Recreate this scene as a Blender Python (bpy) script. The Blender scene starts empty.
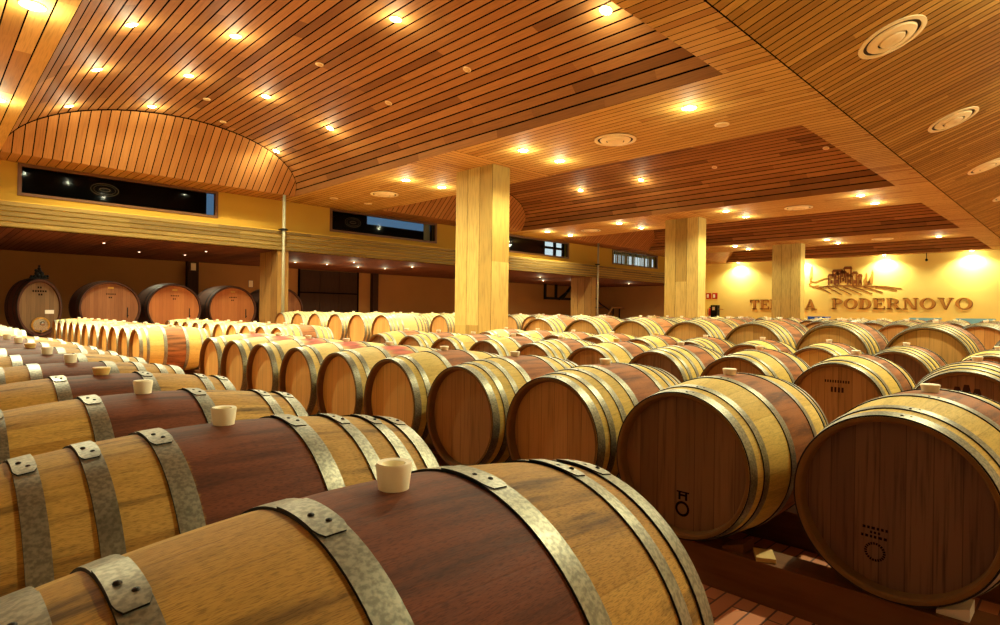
import bpy, math, random
from mathutils import Vector, Matrix
random.seed(7)
S = bpy.context.scene
COL = S.collection
PI = math.pi

# ------------------------------------------------------------------ camera
# world: X runs along the window wall, Y runs away from us towards it, Z up, floor at 0
CZ = 1.10
YAW, ROLL, FPX = math.radians(45.48), math.radians(0.78), 593.0
fw = Vector((math.cos(YAW), math.sin(YAW), 0)); rt = Vector((math.sin(YAW), -math.cos(YAW), 0)); up = Vector((0, 0, 1))
r2 = rt * math.cos(ROLL) + up * math.sin(ROLL); u2 = -rt * math.sin(ROLL) + up * math.cos(ROLL)
cd = bpy.data.cameras.new('camera'); cam = bpy.data.objects.new('camera', cd); COL.objects.link(cam)
cd.sensor_width = 36.0; cd.lens = 36.0 * FPX / 1000.0; cd.clip_start = 0.05; cd.clip_end = 200
cam.matrix_world = Matrix(((r2.x, u2.x, -fw.x, 0), (r2.y, u2.y, -fw.y, 0), (r2.z, u2.z, -fw.z, CZ), (0, 0, 0, 1)))
S.camera = cam
# ------------------------------------------------------------------ world, exposure
W = bpy.data.worlds.new('world'); S.world = W; W.use_nodes = True
W.node_tree.nodes['Background'].inputs[0].default_value = (0.05, 0.035, 0.02, 1)
W.node_tree.nodes['Background'].inputs[1].default_value = 1.0
vs = S.view_settings
vs.view_transform = 'Standard'; vs.look = 'None'; vs.gamma = 1.0; vs.use_curve_mapping = False
vs.exposure = 1.06
S.cycles.max_bounces = 10; S.cycles.diffuse_bounces = 6; S.cycles.sample_clamp_indirect = 6.0
LAMP_COL = (1.0, 0.985, 0.63)
P_VAULT, P_STRIP, P_WASH, P_SOFFIT = 300.0, 290.0, 400.0, 50.0   # watts of each downlight
GLOW = 0.04                                  # share of lamp power for an added point light that brightens the ceiling

# ------------------------------------------------------------------ mesh helpers
class MB:
    def __init__(s): s.v = []; s.f = []; s.uv = []; s.m = []; s.sm = []
    def face(s, idx, uv=None, m=0, sm=False):
        s.f.append(tuple(idx)); s.uv.append(uv or [(0, 0)] * len(idx)); s.m.append(m); s.sm.append(sm)
    def quad(s, pts, uv=None, m=0, sm=False):
        b = len(s.v); s.v += [tuple(p) for p in pts]; s.face(range(b, b + len(pts)), uv, m, sm)
    def box(s, x0, x1, y0, y1, z0, z1, m=0, M=None):
        P = [Vector((x, y, z)) for x in (x0, x1) for y in (y0, y1) for z in (z0, z1)]
        if M: P = [M @ p for p in P]
        b = len(s.v); s.v += [tuple(p) for p in P]
        L = [x1 - x0, y1 - y0, z1 - z0]
        for q, a, c in (((0, 1, 3, 2), 2, 1), ((4, 6, 7, 5), 1, 2), ((0, 4, 5, 1), 0, 2), ((2, 3, 7, 6), 2, 0), ((0, 2, 6, 4), 1, 0), ((1, 5, 7, 3), 0, 1)):
            s.face([b + i for i in q], [(0, 0), (L[a], 0), (L[a], L[c]), (0, L[c])], m)
    def lathe(s, prof, n, axis='X', m=0, sm=True, c=(0, 0, 0), close=False, uvn=1.0, tweak=None, cap0=False, cap1=False, sy=1.0):
        # prof: list of (h, r); axis of revolution through c
        b = len(s.v); k = len(prof); c = Vector(c)
        for i in range(n):
            a = 2 * PI * i / n
            for j, (h, r) in enumerate(prof):
                if tweak: r = r + tweak(a, j)
                ca, sa = math.cos(a) * r, math.sin(a) * r
                p = {'X': Vector((h, sa, ca)), 'Y': Vector((sa, h, ca)), 'Z': Vector((ca, sa, h))}[axis]
                if axis == 'Y': p.z *= sy
                s.v.append(tuple(p + c))
        for i in range(n):
            i2 = (i + 1) % n
            for j in range(k if close else k - 1):
                j2 = (j + 1) % k
                q = [b + i * k + j, b + i2 * k + j, b + i2 * k + j2, b + i * k + j2]
                if axis != 'Z': q.reverse()
                u0, u1 = uvn * i / n, uvn * (i + 1) / n
                uv = [(u0, prof[j][0]), (u1, prof[j][0]), (u1, prof[j2][0]), (u0, prof[j2][0])]
                if axis != 'Z': uv.reverse()
                s.face(q, uv, m, sm)
        if cap0: s.face([b + i * k for i in range(n)][::1 if axis != 'Z' else -1], None, m)
        if cap1: s.face([b + i * k + k - 1 for i in range(n)][::-1 if axis != 'Z' else 1], None, m)
    def disc(s, x, r, n=28, m=0, axis='X', flip=False, c=(0, 0, 0), sy=1.0):
        b = len(s.v); c = Vector(c); uv = []
        for i in range(n):
            a = 2 * PI * i / n; p, q = r * math.sin(a), r * math.cos(a)
            P = {'X': Vector((x, p, q)), 'Y': Vector((p, x, q * sy)), 'Z': Vector((p, q, x))}[axis]
            s.v.append(tuple(P + c)); uv.append((p, q))
        idx = list(range(n))
        if flip: idx.reverse(); uv.reverse()
        s.face([b + i for i in idx], uv, m)
    def tube(s, pts, r, n=8, m=0):
        pts = [Vector(p) for p in pts]; b = len(s.v); k = len(pts)
        for i, p in enumerate(pts):
            d = (pts[min(i + 1, k - 1)] - pts[max(i - 1, 0)]).normalized()
            a = d.orthogonal().normalized(); c = d.cross(a)
            for j in range(n):
                t = 2 * PI * j / n; s.v.append(tuple(p + a * math.cos(t) * r + c * math.sin(t) * r))
        for i in range(k - 1):
            for j in range(n):
                j2 = (j + 1) % n
                s.face([b + i * n + j, b + i * n + j2, b + (i + 1) * n + j2, b + (i + 1) * n + j], None, m, True)
        s.face([b + j for j in range(n)][::-1], None, m); s.face([b + (k - 1) * n + j for j in range(n)], None, m)
    def ball(s, c, r, n=10, m=0, sz=1.0):
        prof = [(-r * sz * math.cos(PI * j / 6), max(r * math.sin(PI * j / 6), 0.0005)) for j in range(7)]
        s.lathe(prof, n, 'Z', m, True, c)
    def extrude(s, poly, M, d, m=0):
        # poly: 2-D points, M maps (a, b, depth) into the world
        n = len(poly); b = len(s.v)
        for z in (0, d):
            for a, c in poly: s.v.append(tuple(M @ Vector((a, c, z))))
        s.face([b + n + i for i in range(n)], None, m); s.face([b + i for i in range(n)][::-1], None, m)
        for i in range(n):
            j = (i + 1) % n; s.face([b + i, b + j, b + n + j, b + n + i], None, m)
    def mesh(s, name, mats, sharp=None):
        me = bpy.data.meshes.new(name); me.from_pydata(s.v, [], s.f)
        uvl = me.uv_layers.new(name='UVMap')
        flat = [c for uv in s.uv for q in uv for c in q]
        uvl.data.foreach_set('uv', flat)
        me.polygons.foreach_set('material_index', s.m); me.polygons.foreach_set('use_smooth', s.sm)
        for m in mats: me.materials.append(m)
        if sharp: me.set_sharp_from_angle(angle=math.radians(sharp))
        me.update(); return me

def obj(name, me, parent=None, loc=None, kind=None):
    if isinstance(me, tuple): me = me[0].mesh(name, *me[1:])
    o = bpy.data.objects.new(name, me); COL.objects.link(o)
    if loc is not None: o.location = loc
    if parent: o.parent = parent
    if kind: o['kind'] = kind
    return o
def thing(name, label, cat, loc=(0, 0, 0), group=None, rz=0):
    o = bpy.data.objects.new(name, None); COL.objects.link(o); o.empty_display_size = 0.1
    o.location = loc; o.rotation_euler = (0, 0, rz)
    return tag(o, label, cat, group)
def tag(o, label, cat, group=None):
    o['label'] = label; o['category'] = cat
    if group: o['group'] = group
    return o

# ------------------------------------------------------------------ materials
def lin(c):
    return tuple(((x / 255) / 12.92 if x / 255 <= 0.04045 else ((x / 255 + 0.055) / 1.055) ** 2.4) for x in c) + (1.0,)
class NT:
    def __init__(s, name):
        s.mat = bpy.data.materials.new(name); s.mat.use_nodes = True
        s.t = s.mat.node_tree; s.b = s.t.nodes['Principled BSDF']; s.L = s.t.links.new
    def n(s, typ, **kw):
        o = s.t.nodes.new(typ)
        for k, v in kw.items(): setattr(o, k, v)
        return o
    def set(s, sock, v):
        if hasattr(v, 'is_output'): s.L(v, sock)
        else: sock.default_value = v
    def math(s, op, a, b=0.0, c=0.0):
        o = s.n('ShaderNodeMath', operation=op)
        for i, v in enumerate((a, b, c)): s.set(o.inputs[i], v)
        return o.outputs[0]
    def ramp(s, v, a, b):            # smooth 0..1 between a and b
        o = s.n('ShaderNodeMapRange', interpolation_type='SMOOTHSTEP'); s.set(o.inputs[0], v)
        o.inputs[1].default_value = a; o.inputs[2].default_value = b; return o.outputs[0]
    def mix(s, f, a, b, blend='MIX'):
        o = s.n('ShaderNodeMix', data_type='RGBA', blend_type=blend, clamp_result=True)
        s.set(o.inputs[0], f); s.set(o.inputs[6], a); s.set(o.inputs[7], b); return o.outputs[2]
    def uv(s):
        t = s.n('ShaderNodeTexCoord'); sp = s.n('ShaderNodeSeparateXYZ'); s.L(t.outputs['UV'], sp.inputs[0]); return sp.outputs[0], sp.outputs[1]
    def objc(s):
        t = s.n('ShaderNodeTexCoord'); return t.outputs['Object']
    def sep(s, v):
        sp = s.n('ShaderNodeSeparateXYZ'); s.L(v, sp.inputs[0]); return sp.outputs
    def vec(s, x, y, z=0.0):
        o = s.n('ShaderNodeCombineXYZ')
        for i, v in enumerate((x, y, z)): s.set(o.inputs[i], v)
        return o.outputs[0]
    def wn(s, v):
        o = s.n('ShaderNodeTexWhiteNoise', noise_dimensions='3D'); s.L(v, o.inputs['Vector']); return o.outputs['Value']
    def noise(s, v, scale=5.0, detail=3.0):
        o = s.n('ShaderNodeTexNoise'); s.L(v, o.inputs['Vector']); o.inputs['Scale'].default_value = scale; o.inputs['Detail'].default_value = detail; return o.outputs['Fac']
    def rnd(s): return s.n('ShaderNodeObjectInfo').outputs['Random']
    def bump(s, h, strength=0.3, dist=0.01):
        o = s.n('ShaderNodeBump'); o.inputs['Strength'].default_value = strength; o.inputs['Distance'].default_value = dist
        s.L(h, o.inputs['Height']); s.L(o.outputs[0], s.b.inputs['Normal'])
    def done(s, col=None, rough=0.5, metal=0.0, spec=None):
        if col is not None: s.set(s.b.inputs['Base Color'], col)
        s.set(s.b.inputs['Roughness'], rough); s.set(s.b.inputs['Metallic'], metal)
        if spec is not None: s.b.inputs['Specular IOR Level'].default_value = spec
        return s.mat
def plain(name, c, rough=0.6, metal=0.0, spec=0.3, var=0.12, scale=8.0):
    q = NT(name); n = q.noise(q.objc(), scale)
    return q.done(q.mix(q.math('MULTIPLY', n, var * 2), lin(c), lin([x * 0.6 for x in c])), rough, metal, spec)
def emit(name, c, st):
    q = NT(name); q.b.inputs['Base Color'].default_value = lin(c)
    q.b.inputs['Emission Color'].default_value = lin(c); q.b.inputs['Emission Strength'].default_value = st; return q.mat
def boards(name, c1, c2, c3, length=2.4, rough=0.7, grain=0.35, spec=0.12):
    # UV: x counts the boards, y runs along them in metres
    q = NT(name); u, v = q.uv()
    k = q.math('FLOOR', u); off = q.wn(q.vec(k, 3.3, 1.0))
    seg = q.math('FLOOR', q.math('ADD', q.math('DIVIDE', v, length), q.math('MULTIPLY', off, 9.0)))
    tone = q.wn(q.vec(k, seg, 7.0)); tone2 = q.wn(q.vec(k, seg, 2.0))
    g = q.noise(q.vec(q.math('MULTIPLY', u, 4.0), q.math('MULTIPLY', v, 0.8), q.math('MULTIPLY', tone, 40.0)), 3.0, 5.0)
    base = q.mix(tone, lin(c1), lin(c2)); base = q.mix(q.ramp(tone2, 0.72, 0.95), base, lin(c3))
    col = q.mix(q.math('MULTIPLY', q.ramp(g, 0.4, 0.75), grain), base, lin([x * 0.5 for x in c1]))
    q.bump(g, 0.12, 0.004)
    return q.done(col, rough, 0.0, spec)

M = {}
M['vault'] = boards('reddish larch boards', (162, 114, 64), (138, 93, 49), (120, 79, 42), 2.6)
M['strip'] = boards('honey larch boards', (196, 156, 86), (180, 138, 70), (164, 120, 58), 2.2)
M['slope'] = boards('dark larch boards', (176, 134, 62), (146, 106, 46), (190, 148, 74), 3.0)
M['lunette'] = boards('orange larch boards', (172, 120, 66), (150, 100, 52), (160, 108, 58), 9.0)
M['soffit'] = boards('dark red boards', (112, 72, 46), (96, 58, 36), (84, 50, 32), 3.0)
M['fascia'] = boards('olive oak boards', (134, 108, 56), (112, 88, 44), (100, 78, 40), 2.8)
M['column'] = boards('pale oak cladding', (196, 170, 96), (180, 152, 80), (162, 132, 66), 9.0, 0.5, 0.4)
M['post'] = boards('brown oak cladding', (158, 118, 62), (140, 102, 52), (124, 88, 44), 9.0, 0.5, 0.4)
M['groove'] = plain('black in the grooves', (10, 6, 4), 0.95, spec=0.0)  # near-black colour for the groove sides and backs
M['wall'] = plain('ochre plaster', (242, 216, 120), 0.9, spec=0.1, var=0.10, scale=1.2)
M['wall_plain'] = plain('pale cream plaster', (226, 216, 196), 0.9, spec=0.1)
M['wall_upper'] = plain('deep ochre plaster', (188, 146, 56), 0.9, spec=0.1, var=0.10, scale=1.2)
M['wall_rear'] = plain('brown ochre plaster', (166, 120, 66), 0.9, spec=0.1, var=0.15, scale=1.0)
M['frame_wood'] = plain('brown window frame', (104, 66, 30), 0.4)
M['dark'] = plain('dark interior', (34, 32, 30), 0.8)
M['dark_door'] = boards('dark door boards', (56, 36, 22), (48, 30, 18), (44, 28, 18), 9.0)
M['iron'] = plain('black iron', (20, 20, 20), 0.5, 0.6)
M['pipe'] = plain('cream painted pipe', (150, 142, 112), 0.35)
M['cream'] = plain('cream lacquer', (240, 222, 172), 0.4)
M['cream_dark'] = plain('slot shadow metal', (40, 30, 16), 0.6)
M['red'] = plain('red enamel', (190, 30, 24), 0.35)
M['white'] = plain('white plastic', (235, 230, 215), 0.5)
M['blue'] = plain('blue tarpaulin', (40, 90, 190), 0.5)
M['pale_blue'] = plain('pale blue tarpaulin', (130, 190, 205), 0.5)
M['timber'] = boards('dark timber beam', (112, 72, 40), (92, 58, 32), (82, 50, 28), 3.0)
M['wedge'] = plain('pale pine wedge', (206, 170, 100), 0.6)
M['letter'] = plain('brown lettering', (128, 72, 20), 0.6)
M['letter_light'] = plain('tan lettering', (184, 126, 48), 0.6)
M['brand'] = plain('burnt brand', (22, 12, 8), 0.8, spec=0.05)
M['faint'] = plain('faded brand', (62, 38, 22), 0.8, spec=0.05)
M['brass'] = plain('brass fitting', (200, 160, 80), 0.3, 0.9)
M['steel'] = plain('polished steel', (190, 185, 175), 0.25, 1.0)
M['rivet'] = plain('dark rivet', (44, 40, 34), 0.45, 0.7)
M['lamp_on'] = emit('lit lamp lens', (255, 240, 205), 30.0)
M['lamp_small'] = emit('small lit lens', (255, 220, 190), 3.0)
M['lamp_off'] = plain('frosted lamp glass', (214, 184, 120), 0.3)
M['day'] = emit('daylight glow panel', (120, 160, 200), 0.28)
M['day_bright'] = emit('bright daylight glow panel', (215, 225, 225), 0.8)
M['blind'] = plain('pale blind slat', (214, 200, 150), 0.7)
# window glass: see-through with a reflection
q = NT('window glass'); tr = q.n('ShaderNodeBsdfTransparent'); gl = q.n('ShaderNodeBsdfGlossy'); gl.inputs['Roughness'].default_value = 0.05
fr = q.n('ShaderNodeFresnel'); fr.inputs[0].default_value = 1.5; mx = q.n('ShaderNodeMixShader')
tr.inputs[0].default_value = (0.75, 0.8, 0.82, 1)
q.L(q.math('MULTIPLY', fr.outputs[0], 0.12), mx.inputs[0]); q.L(tr.outputs[0], mx.inputs[1]); q.L(gl.outputs[0], mx.inputs[2]); q.L(mx.outputs[0], q.t.nodes['Material Output'].inputs[0])
M['glass'] = q.mat
M['etch'] = plain('etched glass', (70, 68, 58), 0.7)
# brick floor
q = NT('terracotta brick floor'); br = q.n('ShaderNodeTexBrick'); q.L(q.objc(), br.inputs['Vector'])
br.inputs['Scale'].default_value = 1.0; br.inputs['Brick Width'].default_value = 0.26; br.inputs['Row Height'].default_value = 0.065
br.inputs['Mortar Size'].default_value = 0.004
br.inputs['Color1'].default_value = lin((204, 132, 84)); br.inputs['Color2'].default_value = lin((166, 92, 56)); br.inputs['Mortar'].default_value = lin((92, 56, 36))
M['floor'] = q.done(br.outputs['Color'], 0.7)

def stave_mat(name, oak1, oak2, wine, mode, dirt=0.15, half=0.128, N=28):
    # UV: x counts the staves, y is the place along the barrel in metres
    q = NT(name); u, v = q.uv(); r = q.rnd()
    k = q.math('FLOOR', u); tone = q.wn(q.vec(k, q.math('MULTIPLY', r, 90.0), 1.0))
    pos = q.vec(q.math('MULTIPLY', u, 1.1), q.math('MULTIPLY', v, 1.6), q.math('MULTIPLY', r, 60.0))
    g = q.noise(q.vec(q.math('MULTIPLY', u, 5.0), q.math('MULTIPLY', v, 9.0), q.math('MULTIPLY', r, 60.0)), 2.2, 6.0)
    big = q.noise(pos, 1.7, 4.0)
    fine = q.noise(q.vec(q.math('MULTIPLY', u, 22.0), q.math('MULTIPLY', v, 34.0), q.math('MULTIPLY', r, 60.0)), 2.2, 4.0)
    base = q.mix(tone, lin(oak1), lin(oak2)); base = q.mix(q.math('MULTIPLY', q.ramp(r, 0.2, 1.0), 0.35), base, lin([x * 0.8 for x in oak2]))
    base = q.mix(q.math('MULTIPLY', q.ramp(big, 0.5, 0.75), dirt), base, lin((58, 34, 18)))
    o = q.sep(q.objc()); av = q.math('ABSOLUTE', v)
    if mode == 'band':
        mk = q.ramp(q.math('ADD', av, q.math('MULTIPLY', q.math('SUBTRACT', g, 0.5), 0.02)), half + 0.006, half - 0.006)
    elif mode == 'splash':           # wine spilt round the bung hole and down the sides
        d = q.math('ADD', q.math('MULTIPLY', av, 1.0), q.math('MULTIPLY', q.math('SUBTRACT', big, 0.5), 0.25))
        mk = q.math('MULTIPLY', q.ramp(d, 0.17, 0.03), q.ramp(o[2], 0.12, 0.33))
    else: mk = 0.0
    if mode != 'none':
        wv = q.mix(q.ramp(big, 0.35, 0.7), lin(wine), lin([x * 0.62 for x in wine]))
        wv = q.mix(q.math('MULTIPLY', q.ramp(g, 0.45, 0.8), 0.45), wv, lin([min(255, x * 1.25) for x in wine]))
        base = q.mix(mk, base, wv)
    base = q.mix(q.math('MULTIPLY', q.ramp(fine, 0.46, 0.66), 0.3 + dirt * 0.5), base, q.mix(0.55, base, lin((36, 20, 10))))
    fr = q.math('FRACT', u); seam = q.math('ADD', q.ramp(fr, 0.035, 0.0), q.ramp(fr, 0.965, 1.0))
    col = q.mix(q.math('MULTIPLY', q.ramp(g, 0.42, 0.75), 0.42), base, q.mix(0.5, base, lin((40, 22, 10))))
    col = q.mix(q.math('MULTIPLY', seam, 0.22), col, lin((70, 40, 18)))
    q.bump(q.math('SUBTRACT', g, q.math('MULTIPLY', seam, 0.4)), 0.15, 0.003)
    return q.done(col, q.math('ADD', 0.56, q.math('MULTIPLY', g, 0.2)), 0.0, 0.22)
M['oak_old'] = stave_mat('weathered oak with dark wine band', (218, 174, 88), (190, 142, 62), (122, 66, 38), 'band', 0.85)
M['oak_gold'] = stave_mat('golden oak with wine band', (230, 202, 114), (216, 184, 92), (168, 104, 54), 'band', 0.18)
M['oak_pale'] = stave_mat('pale oak with wine splash', (242, 216, 142), (232, 200, 120), (206, 100, 76), 'splash', 0.06)
M['oak_clean'] = stave_mat('clean pale oak', (240, 214, 146), (228, 194, 120), (200, 90, 70), 'none', 0.05)
M['oak_big'] = stave_mat('oak of the large barrels', (226, 198, 114), (212, 178, 92), (178, 116, 66), 'band', 0.15, 0.20)
M['chime'] = plain('dirty end grain', (128, 92, 50), 0.8, spec=0.1, var=0.3, scale=20)
M['oak_cask'] = stave_mat('dark cask staves', (84, 50, 34), (70, 40, 28), (90, 40, 30), 'none', 0.2)
def head_mat(name, a, b, streak=0.3, pitch=0.085):
    q = NT(name); u, v = q.uv(); r = q.rnd()
    un = q.math('ADD', q.math('DIVIDE', u, pitch), q.math('MULTIPLY', r, 7.0))
    k = q.math('FLOOR', un); tone = q.wn(q.vec(k, q.math('MULTIPLY', r, 50.0), 4.0)); f = q.math('FRACT', un)
    g = q.noise(q.vec(q.math('MULTIPLY', un, 3.0), q.math('MULTIPLY', v, 1.6), q.math('MULTIPLY', r, 30.0)), 2.0, 5.0)
    base = q.mix(tone, lin(a), lin(b)); base = q.mix(q.math('MULTIPLY', q.ramp(r, 0.3, 1.0), 0.3), base, lin([x * 0.7 for x in b]))
    base = q.mix(q.math('MULTIPLY', q.ramp(g, 0.45, 0.8), streak), base, lin([x * 0.42 for x in b]))
    seam = q.math('ADD', q.ramp(f, 0.03, 0.0), q.ramp(f, 0.97, 1.0))
    base = q.mix(q.math('MULTIPLY', seam, 0.6), base, lin((34, 18, 10)))
    q.bump(q.math('SUBTRACT', g, seam), 0.2, 0.003)
    return q.done(base, 0.55, 0.0, 0.25)
M['head_shaded'] = head_mat('shaded oak head', (146, 108, 70), (122, 88, 56), 0.55)  # dim light on the near heads put into a darker colour
M['head_lit'] = head_mat('lit oak head', (232, 194, 112), (216, 172, 90), 0.22)  # lamplight on the far heads put into a brighter colour
M['head_half_lit'] = head_mat('half-lit oak head', (190, 144, 84), (166, 122, 66), 0.45)  # in-between light put into the colour of these heads
M['head_stain'] = head_mat('wine stained oak head', (120, 88, 66), (100, 72, 56), 0.8, 0.075)
M['head_big'] = head_mat('oak head of the large barrels', (208, 158, 88), (186, 134, 70), 0.3, 0.11)
M['head_cask_brown'] = head_mat('brown cask head', (150, 100, 62), (132, 84, 50), 0.3, 0.1)
M['head_cask_dark'] = head_mat('dark oval cask head', (122, 94, 62), (106, 80, 52), 0.3, 0.1)
M['head_cask_orange'] = head_mat('orange cask head', (196, 124, 66), (180, 108, 56), 0.2, 0.1)
q = NT('galvanised hoop'); n1 = q.ramp(q.noise(q.objc(), 130.0, 2.0), 0.34, 0.66); n2 = q.noise(q.objc(), 7.0, 4.0); rr = q.rnd()
c = q.mix(n1, lin((124, 121, 104)), lin((160, 156, 134))); c = q.mix(q.math('MULTIPLY', q.ramp(n2, 0.5, 0.75), 0.6), c, lin((84, 74, 54)))
q.bump(n1, 0.05, 0.001)
M['hoop'] = q.done(c, q.math('ADD', 0.34, q.math('MULTIPLY', n2, 0.2)), 0.7)
M['hoop_edge'] = plain('shadow-dark hoop edge', (26, 24, 20), 0.7, 0.3)  # shadow gap along hoop and strap edges painted as dark colour
q = NT('silicone bung')
M['bung'] = q.done(lin((252, 244, 212)), 0.45, 0.0, 0.4)
q = NT('amber bung'); q.b.inputs['Subsurface Weight'].default_value = 0.5; q.b.inputs['Subsurface Radius'].default_value = (0.02, 0.012, 0.005)
M['bung_amber'] = q.done(lin((240, 208, 132)), 0.45, 0.0, 0.4)

# ------------------------------------------------------------------ slatted panels
def slats(name, mats, path, t0, t1, pitch, gap=0.012, depth=0.02, tdir='Y', kind='structure', count=None):
    """path(s) -> (point, inward normal) in metres along the panel, boards run along tdir from t0 to t1"""
    L = path(None); mb = MB(); n = count or max(1, round(L / pitch)); p = L / n
    T = {'Y': Vector((0, 1, 0)), 'X': Vector((1, 0, 0)), 'Z': Vector((0, 0, 1))}[tdir] if isinstance(tdir, str) else tdir
    def strip(A, B, ua, ub, m):
        pts = [A + T * t0, B + T * t0, B + T * t1, A + T * t1]
        mb.quad(pts, [(ua, 0), (ub, 0), (ub, abs(t1 - t0)), (ua, abs(t1 - t0))], m)
    for k in range(n):
        a, b, c = k * p, k * p + gap, (k + 1) * p
        (A, na), (B, nb), (C, nc) = path(a), path(b), path(c)
        Ad, Bd = A - na * depth, B - nb * depth
        strip(A, Ad, k, k, 1); strip(Ad, Bd, k, k, 1); strip(Bd, B, k, k, 1); strip(B, C, k + 0.02, k + 0.98, 0)
    return obj(name, (mb, mats), kind=kind)
def flat_path(A, B, nrm):
    A, B, nrm = Vector(A), Vector(B), Vector(nrm)
    L = (B - A).length
    def f(s):
        if s is None: return L
        return A + (B - A) * (s / L), nrm
    return f

HC = CZ + 3.48                                   # flat ceiling
VN, VF, FOLD = 3.87, 17.45, 3.13                 # vault near / far edge, fold to the sloping ceiling
WL = 18.50                                       # window wall plane
GE = 33.0                                        # right end of the gallery
UB = 38.65                                       # end wall with the lettering
vaults = [(1.3, 8.24), (11.4, 18.34), (21.5, 28.44), (31.6, 37.95)]
RISE = 1.27
dn = (0, 0, -1)
def vault_z(u, a, b):
    k = 1 - ((u - (a + b) / 2) / ((b - a) / 2)) ** 2
    return HC + RISE * math.sqrt(max(k, 0))
def vault_path(a, b):
    N = 400; uc, ra = (a + b) / 2, (b - a) / 2
    P = [Vector((uc - ra * math.cos(PI * i / N), 0, HC + RISE * math.sin(PI * i / N))) for i in range(N + 1)]
    acc = [0.0]
    for i in range(N): acc.append(acc[-1] + (P[i + 1] - P[i]).length)
    def f(s):
        if s is None: return acc[-1]
        s = min(max(s, 0), acc[-1] - 1e-6); lo, hi = 0, N
        while hi - lo > 1:
            mid = (lo + hi) // 2
            if acc[mid] <= s: lo = mid
            else: hi = mid
        t = (s - acc[lo]) / (acc[hi] - acc[lo]); d = (P[hi] - P[lo]).normalized()
        return P[lo].lerp(P[hi], t), Vector((d.z, 0, -d.x))
    return f
VM = [M['vault'], M['groove']]; SM = [M['strip'], M['groove']]
for i, (a, b) in enumerate(vaults):
    slats('ceiling_vault', VM, vault_path(a, b), VN, VF, 0.186, 0.028, 0.05)
    for far in (True, False):                    # sloping end faces of the vault
        mb = MB(); n = round((b - a) / 0.186); p = (b - a) / n; v0 = VF if far else VN; sg = -1 if far else 1
        K = 0.9; N3 = Vector((0, K * sg * -1, -1)).normalized() * -1
        def P(u, z, d=0.0):
            v = v0 + sg * (z - HC) / K
            return Vector((u, v, z)) + Vector((0, -sg * K, 1)).normalized() * d
        for k in range(n):
            ua, ub_, uc = a + k * p, a + k * p + 0.022, a + (k + 1) * p
            for x0, x1, d, m in ((ua, uc, 0.02, 1), (ub_, uc, 0.0, 0)):
                cut = 0.03 if m == 0 else 0.0
                z0, z1 = max(vault_z(x0, a, b) - cut, HC), max(vault_z(x1, a, b) - cut, HC)
                if x1 - x0 > 0.1:
                    xm = (x0 + x1) / 2; zm = vault_z(xm, a, b) - cut
                    mb.quad([P(x0, HC, d), P(x1, HC, d), P(x1, z1, d), P(xm, zm, d), P(x0, z0, d)], [(k + .05, 0), (k + .95, 0), (k + .95, 1), (k + .5, 1), (k + .05, 1)], m)
                else: mb.quad([P(x0, HC, d), P(x1, HC, d), P(x1, z1, d), P(x0, z0, d)], [(k, 0), (k, 0), (k, 1), (k, 1)], m)
        obj('ceiling_lunette', (mb, [M['lunette'], M['groove']]), kind='structure')
    slats('ceiling_edge', [M['lunette'], M['groove']], flat_path((a, 0, HC), (b, 0, HC), dn), VF, WL + 0.05, 0.186, 0.014, 0.02)
    slats('ceiling_edge', SM, flat_path((a, 0, HC), (b, 0, HC), dn), FOLD, VN, 0.158, 0.016, 0.025)
colU = [(9.58, 10.16), (19.66, 20.24), (29.78, 30.36)]
CV = (10.05, 11.36)
edges = [(-3.2, 1.3), (8.24, 11.4), (18.34, 21.5), (28.44, 31.6), (37.95, UB + 0.05)]
for i, (a, b) in enumerate(edges):
    if 1 <= i <= 3:
        slats('ceiling_strip', SM, flat_path((a, 0, HC), (b, 0, HC), dn), FOLD, 9.85, 0.158, 0.016, 0.025)
        slats('ceiling_strip', SM, flat_path((a, 0, HC), (b, 0, HC), dn), 11.6, WL + 0.05, 0.158, 0.016, 0.025)
        slats('ceiling_panel', SM, flat_path((0, 9.85, HC), (0, 11.6, HC), dn), a, b, 0.158, 0.016, 0.025, 'X')
    else:
        slats('ceiling_strip', SM, flat_path((a, 0, HC), (b, 0, HC), dn), FOLD, WL + 0.05, 0.2 if i == 0 else 0.1, 0.018, 0.02)
# sloping ceiling on the right, rising away from the fold
KS = 0.36; T = Vector((0, -1, KS))
slats('ceiling_slope', [M['slope'], M['groove']], flat_path((-3.2, FOLD - 0.014, HC + 0.01), (UB, FOLD - 0.014, HC + 0.01), Vector((0, -KS, -1)).normalized()), 0, 6.2, 0.165, 0.020, 0.03, T)
mb = MB(); mb.box(-3.2, UB, FOLD - 0.06, FOLD + 0.1, HC + 0.05, HC + 0.12); obj('ceiling_fold', (mb, [M['groove']]), kind='structure')

# ------------------------------------------------------------------ walls, floor
YB, YR, GZ0, GZ1 = -3.0, 24.85, CZ + 1.80, CZ + 2.40   # wall behind us, rear wall of the gallery recess, fascia bottom / top
mb = MB(); mb.box(-3.2, UB + .2, YB, YR + .2, -0.1, 0); obj('floor', (mb, [M['floor']]), kind='structure')
mb = MB(); mb.box(UB, UB + 0.2, YB, YR, 0, 7.0); obj('wall_end', (mb, [M['wall']]), kind='structure')
mb = MB(); mb.box(-3.4, -3.2, YB, YR, 0, 7.0); obj('wall_left', (mb, [M['wall_plain']]), kind='structure')
mb = MB(); mb.box(-3.2, UB, YB - .2, YB, 0, 7.0); obj('wall_near', (mb, [M['wall_plain']]), kind='structure')
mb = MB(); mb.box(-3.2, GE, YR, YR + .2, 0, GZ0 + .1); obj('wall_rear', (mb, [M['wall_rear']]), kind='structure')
wins = [(1.71, 6.36), (10.0, 14.62), (18.35, 22.9), (26.57, 31.2)]
WZ0, WZ1 = CZ + 2.69, CZ + 3.475
mb = MB(); xs = [-3.2]
for a, b in wins: xs += [a, b]
xs.append(GE)
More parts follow.
